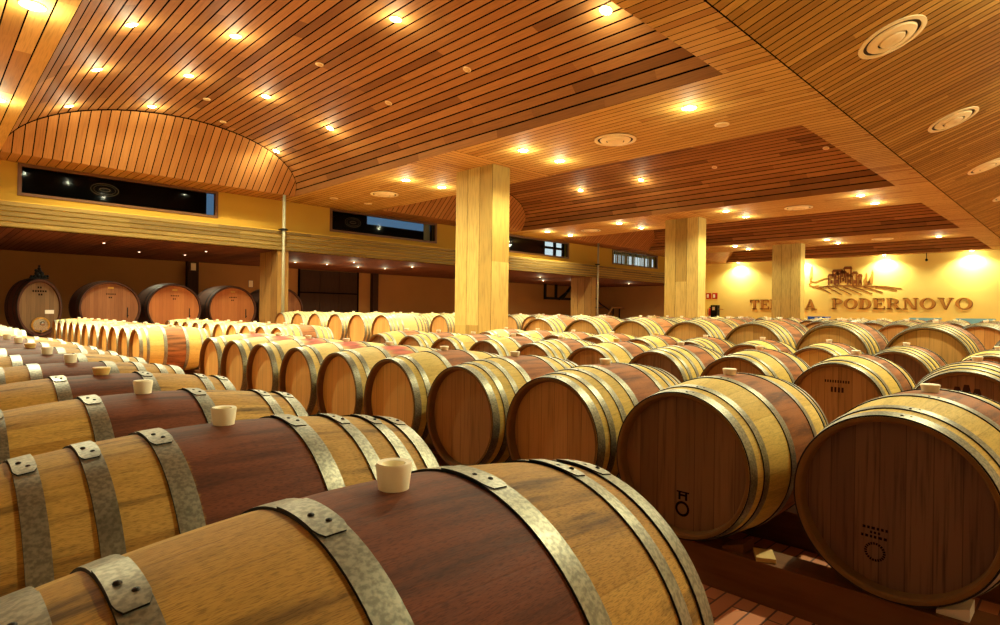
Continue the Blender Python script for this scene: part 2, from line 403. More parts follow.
mb.box(-3.2, GE, WL, WL + .3, GZ1 - .1, WZ0); mb.box(-3.2, GE, WL, WL + .3, WZ1, HC + .1)
for i in range(0, len(xs), 2): mb.box(xs[i], xs[i + 1], WL, WL + .3, WZ0, WZ1)
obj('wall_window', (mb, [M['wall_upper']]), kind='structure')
slats('trim_fascia', [M['fascia'], M['groove']], flat_path((0, 17.63, GZ0), (0, 17.63, GZ1), (0, -1, 0)), -3.2, GE, 0.12, 0.028, 0.05, 'X')
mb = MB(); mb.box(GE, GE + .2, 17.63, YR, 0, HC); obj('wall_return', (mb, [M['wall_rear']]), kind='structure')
mb = MB(); mb.box(GE + .2, UB, 19.5, 19.7, 0, HC); obj('wall_corner', (mb, [M['wall']]), kind='structure')
slats('ceiling_edge', SM, flat_path((GE, 0, HC), (UB, 0, HC), dn), WL, 19.5, 0.158, 0.016, 0.025)
mb = MB(); mb.box(-3.2, GE, 17.63, WL, GZ1, GZ1 + .02); mb.box(-3.2, GE, 17.66, 17.72, GZ0 + .01, GZ1); obj('trim_ledge', (mb, [M['wall_upper']]), kind='structure')
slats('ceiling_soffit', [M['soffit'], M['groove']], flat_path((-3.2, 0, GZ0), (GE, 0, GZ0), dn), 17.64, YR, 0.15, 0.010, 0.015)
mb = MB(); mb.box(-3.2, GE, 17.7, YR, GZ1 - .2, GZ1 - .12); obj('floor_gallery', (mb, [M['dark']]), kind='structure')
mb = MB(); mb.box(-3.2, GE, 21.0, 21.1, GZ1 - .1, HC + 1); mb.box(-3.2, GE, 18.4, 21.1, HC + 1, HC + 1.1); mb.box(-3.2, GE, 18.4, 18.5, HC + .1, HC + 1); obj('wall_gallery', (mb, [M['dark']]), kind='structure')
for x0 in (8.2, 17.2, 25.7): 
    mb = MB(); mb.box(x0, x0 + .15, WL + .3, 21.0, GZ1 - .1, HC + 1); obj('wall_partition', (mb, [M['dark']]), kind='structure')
for i, (a, b) in enumerate(wins):
    w = bpy.data.objects.new('window_%d' % (i + 1), None); COL.objects.link(w); w.location = ((a + b) / 2, WL, WZ0); w['kind'] = 'structure'
    h = (b - a) / 2; H = WZ1 - WZ0
    mb = MB(); mb.box(-h, h, -.03, .12, 0, .07); mb.box(-h, h, -.03, .12, H - .07, H); mb.box(-h, -h + .08, -.03, .12, .07, H - .07); mb.box(h - .08, h, -.03, .12, .07, H - .07)
    obj('window_frame', (mb, [M['frame_wood']]), w)
    mb = MB(); mb.box(-h + .08, h - .08, .05, .06, .07, H - .07); pn = obj('window_pane', (mb, [M['glass']]), w)
    if i < 2:                                    # etched oval emblem on the glass
        mb = MB(); ex, ez = (-.52, -1.39)[i], .41
        for rx, rz, kx, t in ((.32, .17, 1, .014), (.25, .125, 1, .010), (.13, .05, 1, .02)):
            for j in range(40):
                a0, a1 = 2 * PI * j / 40, 2 * PI * (j + 1) / 40
                mb.quad([(ex + (rx - q) * math.cos(c), .047, ez + (rz - q) * math.sin(c)) for c, q in ((a0, 0), (a1, 0), (a1, t), (a0, t))])
        obj('etched_emblem', (mb, [M['etch']]), pn)
# what is seen through the panes; glowing panels stand in for the light
def opening(x0, x1, z0, z1, m, y=20.97):
    mb = MB(); mb.box(x0, x1, y, y + .02, z0, z1); return obj('wall_glow_panel', (mb, [M[m]]), kind='structure')
opening(13.0, 16.2, CZ + 3.52, CZ + 4.15, 'day'); opening(6.85, 7.1, CZ + 2.9, CZ + 3.9, 'day')  # blue glow panels; the first stands in for a sky reflection
opening(27.4, 32.9, CZ + 2.7, CZ + 3.44, 'day_bright', WL + 1.3); opening(23.95, 25.3, CZ + 3.1, CZ + 4.0, 'day_bright')  # first panel added to light the blind from behind
mb = MB(); mb.box(14.22, 14.5, WL + .28, WL + .33, WZ0 + .08, WZ1); tag(obj('white_post', (mb, [M['blind']])), 'pale upright post behind the right end of the second gallery window', 'post')
mb = MB(); mb.box(24.5, 24.66, 20.8, 20.9, CZ + 2.4, CZ + 4.2); mb.box(23.5, 25.6, 20.8, 20.9, CZ + 3.45, CZ + 3.57); tag(obj('window_bar', (mb, [M['iron']])), 'dark cross bar in front of the bright opening behind the third gallery window', 'bar')
bl = thing('vertical_blind', 'pale vertical slat blind drawn behind the rightmost gallery window', 'blind', (28.9, WL + .45, WZ0))
mb = MB(); mb.box(-2.3, 2.4, -.03, .03, .86, .9); obj('head_rail', (mb, [M['white']]), bl)
for k in range(26):
    mb = MB(); x = -2.25 + k * 0.183; Mx = Matrix.Translation((x, 0, .02)) @ Matrix.Rotation(random.uniform(-.5, .9), 4, 'Z')
    mb.box(-.06, .06, -.003, .003, 0, .84, 0, Mx); obj('slat', (mb, [M['blind']]), bl)

def column(name, a, b, v0, v1, z1, mt='column'):
    mb = MB(); d = 0.012
    def side(P, Q, n, z1=z1):
        P, Q, n = Vector(P), Vector(Q), Vector(n); L = (Q - P).length; k = max(1, round(L / 0.42)); 
        for i in range(k):
            A = P.lerp(Q, i / k); B = P.lerp(Q, (i + 1) / k); e = (Q - P).normalized() * 0.006; o = random.randint(0, 40)
            A2, B2 = A + e, B - e; Z = Vector((0, 0, z1))
            for X, Y, m in ((A - n * d, A2 - n * d, 1), (A2 - n * d, A2, 1), (A2, B2, 0), (B2, B2 - n * d, 1), (B2 - n * d, B - n * d, 1)):
                mb.quad([X, Y, Y + Z, X + Z], [(o + .02, 0), (o + .98, 0), (o + .98, z1), (o + .02, z1)], m)
    side((a, v1, 0), (a, v0, 0), (-1, 0, 0)); side((a, v0, 0), (b, v0, 0), (0, -1, 0)); side((b, v0, 0), (b, v1, 0), (1, 0, 0)); side((b, v1, 0), (a, v1, 0), (0, 1, 0))
    return obj(name, (mb, [M[mt], M['groove']]), kind='structure')
for a, b in colU: column('column', a, b, CV[0], CV[1], HC)
for x in (7.82, 23.66): column('column_post', x, x + .36, 17.66, 18.95, GZ0, 'post')
# pilasters and doors at the back of the gallery recess
for x, w in ((7.38, .4), (15.62, .3)):
    mb = MB(); mb.box(x, x + w, YR - .25, YR, 0, GZ0); obj('trim_pilaster', (mb, [M['dark_door']]), kind='structure')
d = bpy.data.objects.new('door_1', None); COL.objects.link(d); d.location = (12.0, YR, 0); d['kind'] = 'structure'
for k in range(3):
    mb = MB(); mb.box(k * .96, k * .96 + .94, -.08, -.02, 0, 1.85); obj('door_leaf', (mb, [M['dark_door']]), d)
    mb = MB(); mb.box(k * .96, k * .96 + .94, -.08, -.02, 1.9, 2.88); obj('door_transom', (mb, [M['dark_door']]), d)
mb = MB(); mb.box(-.06, 0, -.1, 0, 0, 2.9); mb.box(2.87, 2.93, -.1, 0, 0, 2.9); mb.box(-.06, 2.93, -.1, 0, 1.85, 1.9); obj('door_frame', (mb, [M['groove']]), d)

# ------------------------------------------------------------------ lamps
def lamp(x, y, z, label, on=True, power=0.0, nrm=(0, 0, -1), r=0.085, name='downlight', group='ceiling downlights', lens='lamp_on', glow=None):
    t = thing(name, label, 'ceiling light', (x, y, z), group)
    n = Vector(nrm); t.rotation_euler = n.to_track_quat('-Z', 'Y').to_euler()
    mb = MB(); mb.lathe([(.0, r * 1.3), (-.012, r * 1.3), (-.018, r * 1.05), (-.004, r)], 24, 'Z'); obj('trim_ring', (mb, [M['cream']], 40), t)
    mb = MB(); mb.lathe([(-.004, r), (-.018, r * .85), (-.026, r * .5), (-.028, .001)], 24, 'Z'); obj('lens', (mb, [M[lens if on else 'lamp_off']], 60), t)
    if on and power:
        for typ, e, dz in (('SPOT', power, -.04), ('POINT', power * (glow or GLOW), -.18))[:2 if power > 100 else 1]:
            
            ld = bpy.data.lights.new('lamp_light', typ); ld.energy = e; ld.color = LAMP_COL; ld.shadow_soft_size = min(0.06, r * .6)
            if typ == 'SPOT': ld.spot_size = math.radians(146); ld.spot_blend = 0.6
            lo = bpy.data.objects.new('lamp_light', ld); COL.objects.link(lo); lo.parent = t; lo.location = (0, 0, dz)
    return t
ORD = ['first', 'second', 'third', 'fourth', 'fifth', 'sixth', 'seventh', 'eighth', 'ninth', 'tenth', 'eleventh', 'twelfth', 'thirteenth', 'fourteenth']
def vn(u, a, b):
    uc, ra = (a + b) / 2, (b - a) / 2; k = math.sqrt(max(1 - ((u - uc) / ra) ** 2, 1e-4)); dz = -RISE * (u - uc) / ra ** 2 / k
    return Vector((dz, 0, -1)).normalized()
a, b = vaults[0]
for u, row, L in ((2.32, 'leftmost', [(15.85, 1), (13.03, 1), (10.57, 1)]), (3.87, 'second', [(15.62, 1), (13.0, 1), (10.53, 1)]),
                  (5.47, 'third', [(15.63, 0), (13.05, 1), (10.6, 0), (8.06, 1)]), (7.1, 'rightmost', [(16.2, 1), (13.19, 1), (10.68, 0), (8.16, 0), (5.11, 1)])):
    for i, (v, on) in enumerate(L):
        lamp(u, v, vault_z(u, a, b), '%s downlight in nearest vault, %s from the window in the %s line' % ('lit' if on else 'unlit', ORD[i], row), bool(on), P_VAULT, vn(u, a, b), 0.075 if on else 0.06)
lamp(4.64, 14.29, vault_z(4.64, a, b), 'small unlit downlight alone on the crown of the nearest vault', False, 0, vn(4.64, a, b), 0.06)
a, b = vaults[1]
for u, L in ((17.07, [(13.29, 1), (10.78, 1), (8.24, 0), (5.17, 0)]), (15.4, [(13.15, 0), (8.13, 0)])):
    for i, (v, on) in enumerate(L):
        lamp(u, v, vault_z(u, a, b), '%s downlight in second vault, %s from the window in the %s line' % ('lit' if on else 'unlit', ORD[i], 'right' if u > 16 else 'middle'), bool(on), P_VAULT, vn(u, a, b), 0.075 if on else 0.06)
def strip_lamps(us, L, nm):
    for i, (v, ons) in enumerate(L):
        for j, on in enumerate(ons):
            if on is None: continue
            lamp(us[j], v, HC, '%s downlight, %s of %s pair from window, %s' % ('bright' if on else 'unlit', ('left', 'right')[j], ORD[i], nm), bool(on), P_STRIP, dn, 0.10)
strip_lamps((9.2, 10.42), [(16.78, (0, 0)), (12.98, (1, 1)), (8.72, (1, 1)), (4.9, (1, 0))], 'flat ceiling by nearest column')
strip_lamps((19.15, 20.7), [(16.65, (1, 1)), (13.02, (1, 1)), (8.82, (1, 1)), (4.88, (1, 1))], 'flat ceiling by second column')
strip_lamps((29.2, 30.8), [(12.95, (1, 1)), (8.76, (1, 1)), (4.9, (None, 1))], 'flat ceiling by farthest column')
for i, (x, y) in enumerate(((5.4, .3), (9.6, .3), (14.3, .3), (19.2, .3), (24.1, .3), (29, .3), (34, .3))): lamp(x, y, HC + KS * (FOLD - .014 - y), 'added out-of-view downlight on the sloping ceiling at right, %s from the camera' % ORD[i], True, P_STRIP * (1.6 if i == 0 else 1.2), (0, 0, -1), .09, glow=.16)  # extra lamps out of view, added to light the front rows
for i, v in enumerate((13.1, 8.71)): lamp(0.92, v, HC, '%s downlight on the yellow ceiling strip at the far left' % ('dimmer' if i == 0 else 'glaring'), True, P_STRIP * 1.7, dn, 0.10)
for i, v in enumerate((16.75, 12.85, 8.55, 4.72)): lamp(38.25, v, HC, 'wall washing downlight above the end wall, %s from the left' % ORD[i], True, P_WASH, dn, 0.085)
for i, (x, y) in enumerate(((3.7, 19.53), (5.07, 21.71), (6.39, 21.59), (6.44, 19.71), (10.16, 21.39), (11.39, 21.24), (11.55, 19.51), (12.98, 21.6), (14.14, 21.37), (14.17, 19.49), (22.17, 19.73), (24.65, 21.71), (25.6, 20.4), (29.7, 19.47))):
    t = lamp(x, y, GZ0, 'tiny spotlight under the gallery, %s from the left' % ORD[i], True, P_SOFFIT * (2.4 if x > 10 else 1), dn, 0.035, 'spotlight', 'tiny spotlights under the gallery', 'lamp_small')
# round air diffusers
def diffuser(x, y, z, label, nrm=dn, r=0.41):
    t = thing('air_diffuser', label, 'air vent', (x, y, z), 'round ceiling air vents'); t.rotation_euler = Vector(nrm).to_track_quat('-Z', 'Y').to_euler()
    mb = MB(); mb.lathe([(0, r), (-.015, r), (-.02, r * .86), (-.004, r * .84)], 40, 'Z'); obj('outer_ring', (mb, [M['cream']], 35), t)
    mb = MB(); mb.lathe([(-.002, r * .85), (-.002, .001)], 40, 'Z'); obj('backing', (mb, [M['cream_dark']]), t)
    mb = MB(); mb.lathe([(-.006, r * .74), (-.03, r * .70), (-.045, r * .45), (-.03, r * .43)], 40, 'Z'); obj('middle_cone', (mb, [M['cream']], 40), t)
    mb = MB(); mb.lathe([(-.01, r * .40), (-.05, r * .36), (-.07, r * .12), (-.06, .001)], 40, 'Z'); obj('centre_cone', (mb, [M['cream']], 40), t)
for x, nm in ((9.85, 'nearest'), (19.95, 'second'), (30.2, 'farthest')):
    for y, w in ((14.97, 'on the window side of'), (6.82, 'on the near side of')):
        if x > 30 and y > 10: continue
        diffuser(x, y, HC - .02, 'round cream air vent in the flat ceiling %s the %s column' % (w, nm))
sn = Vector((0, -KS, -1)).normalized()
for i, x in enumerate((9.54, 14.3, 19.2, 24.1, 28.9)):
    diffuser(x, 2.08, HC + .01 + KS * (FOLD - .014 - 2.08), 'round cream air vent in the sloping ceiling at right, %s from the camera' % ORD[i], sn, 0.42)

# ------------------------------------------------------------------ barrels
def rad(x, L, rb, rh): return rb - (rb - rh) * (abs(x) / (L / 2)) ** 2
def make_kind(L, rb, rh, hoops, hi, nst=28):
    n = 84 if hi else 42; D = {}
    mb = MB(); k = 16 if hi else 10; hd = L / 2 - 0.045
    prof = [(-hd, rh - .022), (-L / 2 + .006, rh - .018), (-L / 2, rh - .012), (-L / 2, rh - .001)] + [(-L / 2 + L * i / k, rad(-L / 2 + L * i / k, L, rb, rh)) for i in range(1, k)] + [(L / 2, rh - .001), (L / 2, rh - .012), (L / 2 - .006, rh - .018), (hd, rh - .022)]
    mb.lathe(prof, n, 'X', uvn=nst)
    kk = len(prof) - 1; mb.m = [1 if (i % kk < 3 or i % kk > kk - 4) else 0 for i in range(len(mb.f))]
    D['staves'] = mb.mesh('staves', [M['oak_gold'], M['chime']], 35)
    for key, sg in (('front', -1), ('rear', 1)):
        mb = MB(); mb.disc(sg * hd, rh - .021, 40 if hi else 28, flip=(sg > 0)); mb.v = [(x, y if sg < 0 else y, z) for x, y, z in mb.v]
        D[key] = mb.mesh('head', [M['head_shaded']])
    D['hoops'] = []
    for x, w in hoops:
        for sg in (-1, 1):
            x0, x1 = sg * x - w / 2, sg * x + w / 2
            x0, x1 = max(x0, -L / 2 + .001), min(x1, L / 2 - .001)
            f = lambda q: rad(q, L, rb, rh)
            h = 0.0045 if hi else 0.005
            pr = [(x0, f(x0) - .002), (x0, f(x0) + h), ((x0 + x1) / 2, f((x0 + x1) / 2) + h + .0004), (x1, f(x1) + h), (x1, f(x1) - .002)]
            mb = MB(); mb.lathe(pr, n, 'X'); mb.m = [1 if i % 4 in (0, 3) else 0 for i in range(len(mb.f))]; me = mb.mesh('hoop', [M['hoop'], M['hoop_edge']], 30); st = None
            if hi:                               # riveted overlap of the hoop ends on top of the barrel
                mb = MB(); q0, q1, ns = -.255, .11, 12; e = [(x0, .0), (x0, h + .0026), (x1, h + .0026), (x1, .0)]
                for i in range(ns + 1):
                    a = q0 + (q1 - q0) * i / ns; sh = (.35 if i == 0 else .1 if i == 1 else 0) * (x1 - x0) / 2
                    for j, (xx, dr) in enumerate(e):
                        xx = xx + (sh if j < 2 else -sh); rr_ = f(xx) + dr; mb.v.append((xx, rr_ * math.sin(a), rr_ * math.cos(a)))
                for i in range(ns):
                    for j in range(3):
                        mb.face([4 * i + j, 4 * i + 4 + j, 4 * i + 5 + j, 4 * i + 1 + j][::-1], None, 0 if j == 1 else 1, j == 1)
                mb.face([0, 1, 2, 3][::-1], None, 1); mb.face([4 * ns + j for j in range(4)], None, 1); st = mb.mesh('strap', [M['hoop'], M['hoop_edge']], 30)
            D['hoops'].append((sg * x, me, st))
    mb = MB(); mb.lathe([(-.012, .022), (.036, .028), (.040, .026), (.038, .018), (.028, .016), (.027, .001)], 24 if hi else 12, 'Z'); D['bung'] = mb.mesh('bung', [M['bung']], 40)
    mb = MB(); mb.lathe([(-.012, .022), (.004, .027), (.026, .032), (.029, .029), (.028, .001)], 24 if hi else 12, 'Z'); D['bung_short'] = mb.mesh('bung', [M['bung']], 40); D['bung_amber'] = mb.mesh('bung', [M['bung_amber']], 40)
    D.update(L=L, rb=rb, rh=rh); return D
H6 = [(.146, .044), (.365, .036), (.452, .044)]
H8 = [(.150, .044), (.275, .036), (.375, .036), (.452, .044)]
KB = {('6', 1): make_kind(.95, .343, .297, H6, 1), ('8', 1): make_kind(.95, .343, .297, H8, 1),
      ('6', 0): make_kind(.95, .343, .297, H6, 0), ('8', 0): make_kind(.95, .343, .297, H8, 0),
      ('t', 0): make_kind(1.10, .447, .395, [(.21, .045), (.34, .04), (.44, .04), (.524, .05)], 0, 34)}
KB[('t', 1)] = KB[('t', 0)]
mb = MB(); mb.lathe([(-.001, .0050), (.0012, .0042), (.0022, .002), (.0025, .0004)], 10, 'Z'); RIVET = mb.mesh('rivet', [M['rivet']])
AX = .485                                           # barrel axis height, both small sizes rest on the same beams
def slot(o, m):
    o.material_slots[0].link = 'OBJECT'; o.material_slots[0].material = m
def barrel(u, v, kind, hi, oak, head, label, group, rivets=False, amber=False, z=None, bung=True, rear=True, yaw=0.0):
    D = KB[(kind, hi)]; z = (0.605 if kind == 't' else AX) if z is None else z
    t = thing('large_barrel' if kind == 't' else 'wine_barrel', label, 'barrel', (u, v, z), group, yaw)
    s = obj('staves', D['staves'], t); slot(s, M[oak])
    h = obj('head', D['front'], t); slot(h, M[head]); t['head'] = 0
    del t['head']
    if rear: h2 = obj('head', D['rear'], t); slot(h2, M[head])
    for x, me, st in D['hoops']:
        ho = obj('hoop', me, t)
        if rivets:
            if oak == 'oak_old': obj('strap', st, ho)
            for a, dx in ((-.09, -.006), (-.165, .006)):
                r = rad(x, D['L'], D['rb'], D['rh']) + (.0072 if oak == 'oak_old' else .0046)
                o = obj('rivet', RIVET, ho, (x + dx, r * math.sin(a), r * math.cos(a))); o.rotation_euler = (-a, 0, 0)
    if bung:
        bo = obj('bung', D['bung_amber' if amber else 'bung' if oak == 'oak_old' else 'bung_short'], t, (0, 0, D['rb'])); bo['label'] = 'amber silicone bung' if amber else 'whitish silicone bung'
    return t, h
TONE = {'oak_old': 'brown oak barrel', 'oak_gold': 'golden oak barrel', 'oak_pale': 'pale oak barrel', 'oak_clean': 'clean pale barrel', 'oak_big': 'large oak barrel'}
def row(u, vs_, kind, hi, oaks, heads, where, group, rivets=0, amber=(), yaws={}, z=None):
    out = []
    for k, v in enumerate(vs_):
        oak = oaks[k % len(oaks)]; hd = heads[k % len(heads)]; kd = kind[k % len(kind)]
        extra = {'oak_old': 'dark red middle', 'oak_gold': 'wine-red middle', 'oak_pale': 'pink wine stain', 'oak_clean': 'no stain', 'oak_big': 'red middle'}[oak]
        if k == 0: pos = 'nearest'
        elif k == len(vs_) - 1 and k > 2: pos = 'farthest'
        else: pos = ORD[k] + ' nearest'
        lab = '%s with %s, %s in %s' % (TONE[oak], extra, pos, where.replace('the ', ''))
        out.append(barrel(u + random.uniform(-.012, .012), v, kd, hi, oak, hd, lab, group, k < rivets, k in amber, z, True, True, yaws.get(k, random.uniform(-.005, .005))))
    return out
def seq(a, p, n): return [a + p * i for i in range(n)]
# left row beside the camera
row(.528, seq(.763, .691, 10), ['6', '8', '6', '6', '8'], 1, ['oak_old'], ['head_shaded'], 'the left row', 'left row of barrels', 4, (3, 6))
row(.528, seq(9.85, .70, 10), ['6', '8'], 0, ['oak_clean', 'oak_pale'], ['head_lit'], 'the far left row by the oval cask', 'far left row of barrels')
# first row across the aisle
R1 = row(2.725, [.455, 1.225, 1.93, 2.64, 3.33, 4.03, 4.72, 5.41, 6.10, 6.80], ['6', '6', '8', '8', '6', '6', '6', '6', '6', '6'], 1,
         ['oak_gold', 'oak_gold', 'oak_gold', 'oak_gold', 'oak_gold', 'oak_pale', 'oak_pale', 'oak_pale', 'oak_pale', 'oak_pale'],
         ['head_stain', 'head_shaded', 'head_half_lit', 'head_half_lit', 'head_lit', 'head_lit', 'head_lit', 'head_lit', 'head_lit', 'head_lit'], 'the first row across the aisle', 'first row across the aisle', 3, (), {0: -.055}, .480)
row(2.725, seq(9.85, .70, 11), ['6', '8', '6'], 0, ['oak_gold', 'oak_clean', 'oak_pale', 'oak_gold'], ['head_lit'], 'the first row beyond the cross aisle', 'first row beyond the cross aisle')
# second row
R2 = row(4.925, seq(.57, .70, 10), ['8', '6', '6', '8', '6'], 0, ['oak_gold'], ['head_shaded', 'head_half_lit', 'head_half_lit'], 'the second row across the aisle', 'second row across the aisle', 0, (4,))
row(4.925, seq(10.06, .70, 10), ['8', '6'], 0, ['oak_gold', 'oak_pale', 'oak_gold', 'oak_clean'], ['head_lit'], 'the second row beyond the cross aisle', 'second row beyond the cross aisle')
# third row
row(6.975, seq(.66, .697, 10), ['6', '8', '6'], 0, ['oak_gold'], ['head_half_lit', 'head_shaded', 'head_lit'], 'the third row across the aisle', 'third row across the aisle', 0, (5,))
# large barrels
row(8.15, [.40, 1.315, 2.23, 3.14, 4.05, 4.96, 5.87, 6.80], ['t'], 0, ['oak_big'], ['head_big'], 'the fourth row', 'fourth row, large barrels')
row(8.15, seq(11.65, 1.055, 6), ['t'], 0, ['oak_clean'], ['head_big'], 'the fourth row beyond the cross aisle', 'large barrels beyond the cross aisle')
row(10.95, seq(1.18, .95, 7), ['t'], 0, ['oak_big'], ['head_big'], 'the fifth row', 'fifth row, large barrels')
row(10.95, seq(13.0, 1.0, 5), ['t'], 0, ['oak_clean'], ['head_big'], 'the fifth row beyond the cross aisle', 'large barrels beyond the cross aisle')
row(13.45, seq(1.24, .92, 8), ['t'], 0, ['oak_big'], ['head_big'], 'the sixth row', 'sixth row, large barrels')
row(13.45, seq(11.8, .95, 6), ['t'], 0, ['oak_big', 'oak_clean'], ['head_big'], 'the sixth row beyond the cross aisle', 'large barrels beyond the cross aisle')
row(16.0, seq(1.3, .93, 8), ['t'], 0, ['oak_big', 'oak_clean'], ['head_big'], 'the seventh row', 'distant large barrels')
row(16.0, seq(11.4, .95, 7), ['t'], 0, ['oak_big', 'oak_clean'], ['head_big'], 'the seventh row beyond the cross aisle', 'distant large barrels')
row(22.4, seq(1.3, .93, 14), ['t'], 0, ['oak_clean', 'oak_big'], ['head_big'], 'the eighth row beyond the second column', 'distant large barrels')
row(30.9 + 2.2, seq(3.5, .95, 13), ['t'], 0, ['oak_clean', 'oak_big'], ['head_big'], 'the last row before the end wall', 'distant large barrels')
# beams under the rows
def beams(u, v0, v1, off, where, top=.165):
    for dx, nm in ((-off, 'aisle side'), (off, 'rear side')):
        mb = MB(); w = .15
        mb.box(u + dx - w / 2, u + dx + w / 2, v0, v1, 0, top)
        # let the boards run along the beam
        mb.uv = [[(a * 2, b) for a, b in f] for f in mb.uv]
        o = obj('timber_beam', (mb, [M['timber']])); tag(o, 'dark timber beam on the brick floor, %s under %s' % (nm, where), 'beam', 'beams carrying the barrels')
beams(2.725, -.4, 7.3, .345, 'the first row across the aisle', .160)
beams(.528, -.1, 7.5, .345, 'the left row'); beams(4.925, .1, 7.3, .345, 'the second row across the aisle'); beams(6.975, .2, 7.3, .345, 'the third row across the aisle')
for u, a, b, o, w in ((.528, 9.4, 16.6, .345, 'the far left row'), (2.725, 9.4, 17.3, .345, 'the first row beyond the cross aisle'), (4.925, 9.6, 16.7, .345, 'the second row beyond the cross aisle'),
                   (8.15, -.2, 7.4, .4, 'the fourth row'), (8.15, 11.1, 17.6, .4, 'the fourth row beyond the cross aisle'), (10.95, .6, 7.5, .4, 'the fifth row'), (10.95, 12.4, 17.5, .4, 'the fifth row beyond the cross aisle'),
                   (13.45, .6, 8.3, .4, 'the sixth row'), (13.45, 11.2, 17.2, .4, 'the sixth row beyond the cross aisle'), (16.0, .7, 8.4, .4, 'the seventh row'), (16.0, 10.8, 17.7, .4, 'the seventh row beyond the cross aisle'),
                   (22.4, .7, 14, .4, 'the eighth row'), (33.1, 2.9, 15.6, .4, 'the last row')):
    beams(u, a, b, o, w, .172 if o == .4 else .165)
# wedges that hold the two nearest barrels
def wedge(u, v, sgn, label, m='wedge'):
    mb = MB(); P = [(0, 0), (.085 * sgn, 0), (.085 * sgn, .01), (0, .04)]
    if sgn < 0: P.reverse()
    Mx = Matrix(((0, 0, 1, u), (1, 0, 0, v), (0, 1, 0, .160), (0, 0, 0, 1)))
    mb.extrude([(a, b) for a, b in P], Mx, .10); tag(obj('wooden_wedge', (mb, [M[m]])), label, 'wedge', 'wedges on the beam')
wedge(2.33, .985, 1, 'shade-toned wooden wedge on the beam under the second nearest large head', 'timber')  # dark timber colour stands for the shade on this wedge
wedge(2.33, .28, 1, 'daylight-toned pale wooden wedge on the beam under the nearest large head', 'white')  # white colour stands for the daylight falling on this wedge
mb = MB(); mb.box(-.05, .05, -.035, .035, 0, .016); o = obj('wood_offcut', (mb, [M['wedge']]), None, (2.36, .915, .161)); o.rotation_euler = (0, 0, .5); tag(o, 'small pale wood offcut lying on the dark beam', 'wood scrap')


# marks burnt on barrel heads
def ring_mark(h, y, z, r, rows, sub='brand_mark'):
    x = -.475 + .045 - .0012; mb = MB(); n = 22
    for i in range(n):
        a0, a1 = 2 * PI * i / n, 2 * PI * (i + .72) / n
        mb.quad([(x, y + r * math.sin(t) * q, z + r * math.cos(t) * q) for t, q in ((a0, 1), (a1, 1), (a1, .74), (a0, .74))])
    for j, (dz, w, gh) in enumerate(rows):
        yy = y - w / 2
        while yy < y + w / 2:
            ww = random.uniform(.006, .012); mb.quad([(x, yy, z + dz), (x, yy + ww, z + dz), (x, yy + ww, z + dz + gh), (x, yy, z + dz + gh)]); yy += ww + .005
    return obj(sub, (mb, [M['brand']]), h)
ring_mark(R1[0][1], .052, -.168, .032, [(.045, .07, .009), (.060, .03, .008), (.074, .075, .009)])
mb = MB(); x = -.4312
for i in range(20):
    a0, a1 = 2 * PI * i / 20, 2 * PI * (i + 1) / 20
    mb.quad([(x, .0 + .032 * math.sin(t) * q, -.190 + .032 * math.cos(t) * q) for t, q in ((a0, 1), (a1, 1), (a1, .68), (a0, .68))])
for y0, y1, z0, z1 in ((-.022, -.012, -.153, -.123), (.008, .018, -.153, -.123), (-.022, .018, -.137, -.129), (-.03, .026, -.123, -.117)): mb.quad([(x, y0, z0), (x, y1, z0), (x, y1, z1), (x, y0, z1)])
obj('brand_mark', (mb, [M['brand']]), R1[1][1])
mb = MB(); x = -.4312                                # faint marks high on two heads of the second row
for z0, w, gh, st in ((.165, .15, .018, .016), (.10, .08, .035, .022)):
    y = -w / 2
    while y < w / 2: mb.quad([(x, y, z0), (x, y + st * .6, z0), (x, y + st * .6, z0 + gh), (x, y, z0 + gh)]); y += st
obj('brand_mark', (mb, [M['faint']]), R2[1][1])
mb = MB()
for y, h in ((-.05, .05), (.0, .07), (.045, .055)):
    mb.quad([(x, y - .026, .15), (x, y + .026, .15), (x, y + .012, .15 + h), (x, y - .012, .15 + h)])
for i in range(7): mb.quad([(x, -.12 + i * .03, .125), (x, -.10 + i * .03, .125), (x, -.10 + i * .03, .138), (x, -.12 + i * .03, .138)])
obj('brand_mark', (mb, [M['faint']]), R2[0][1])

# ------------------------------------------------------------------ casks under the gallery
def cask(u, v, r, rf, L, z, label, head, group=None, sy=1.0, oval=False):
    t = thing('oval_cask' if oval else 'large_cask', label, 'cask', (u, v, z), group, .15 if oval else 0)
    k = 10; f = lambda y: r - (r - rf - .06) * (2 * y / L - 1) ** 2
    prof = [(.06, rf), (0, rf + .015), (0, rf + .055)] + [(L * i / k, f(L * i / k)) for i in range(1, k)] + [(L, rf + .055), (L - .05, rf)]
    mb = MB(); mb.lathe(prof, 56, 'Y', uvn=44, sy=sy); s = obj('staves', (mb, [M['oak_cask']], 35), t)
    mb = MB(); mb.disc(.055, rf, 48, axis='Y', sy=sy, flip=True); h = obj('head', (mb, [M[head]]), t)
    for y, w in ((.045, .07), (.3, .06), (L - .3, .06), (L - .045, .07)):
        mb = MB(); a, b = y - w / 2, y + w / 2; mb.lathe([(a, f(a) - .003), (a, f(a) + .006), (b, f(b) + .006), (b, f(b) - .003)], 56, 'Y', sy=sy); obj('hoop', (mb, [M['iron']], 30), t)
    mb = MB(); hz = -r * sy
    for y in (.25, L - .4): mb.box(-r * .62, r * .62, y, y + .16, -z, hz + .16 * sy)
    obj('cradle', (mb, [M['timber']]), t)
    return t, h
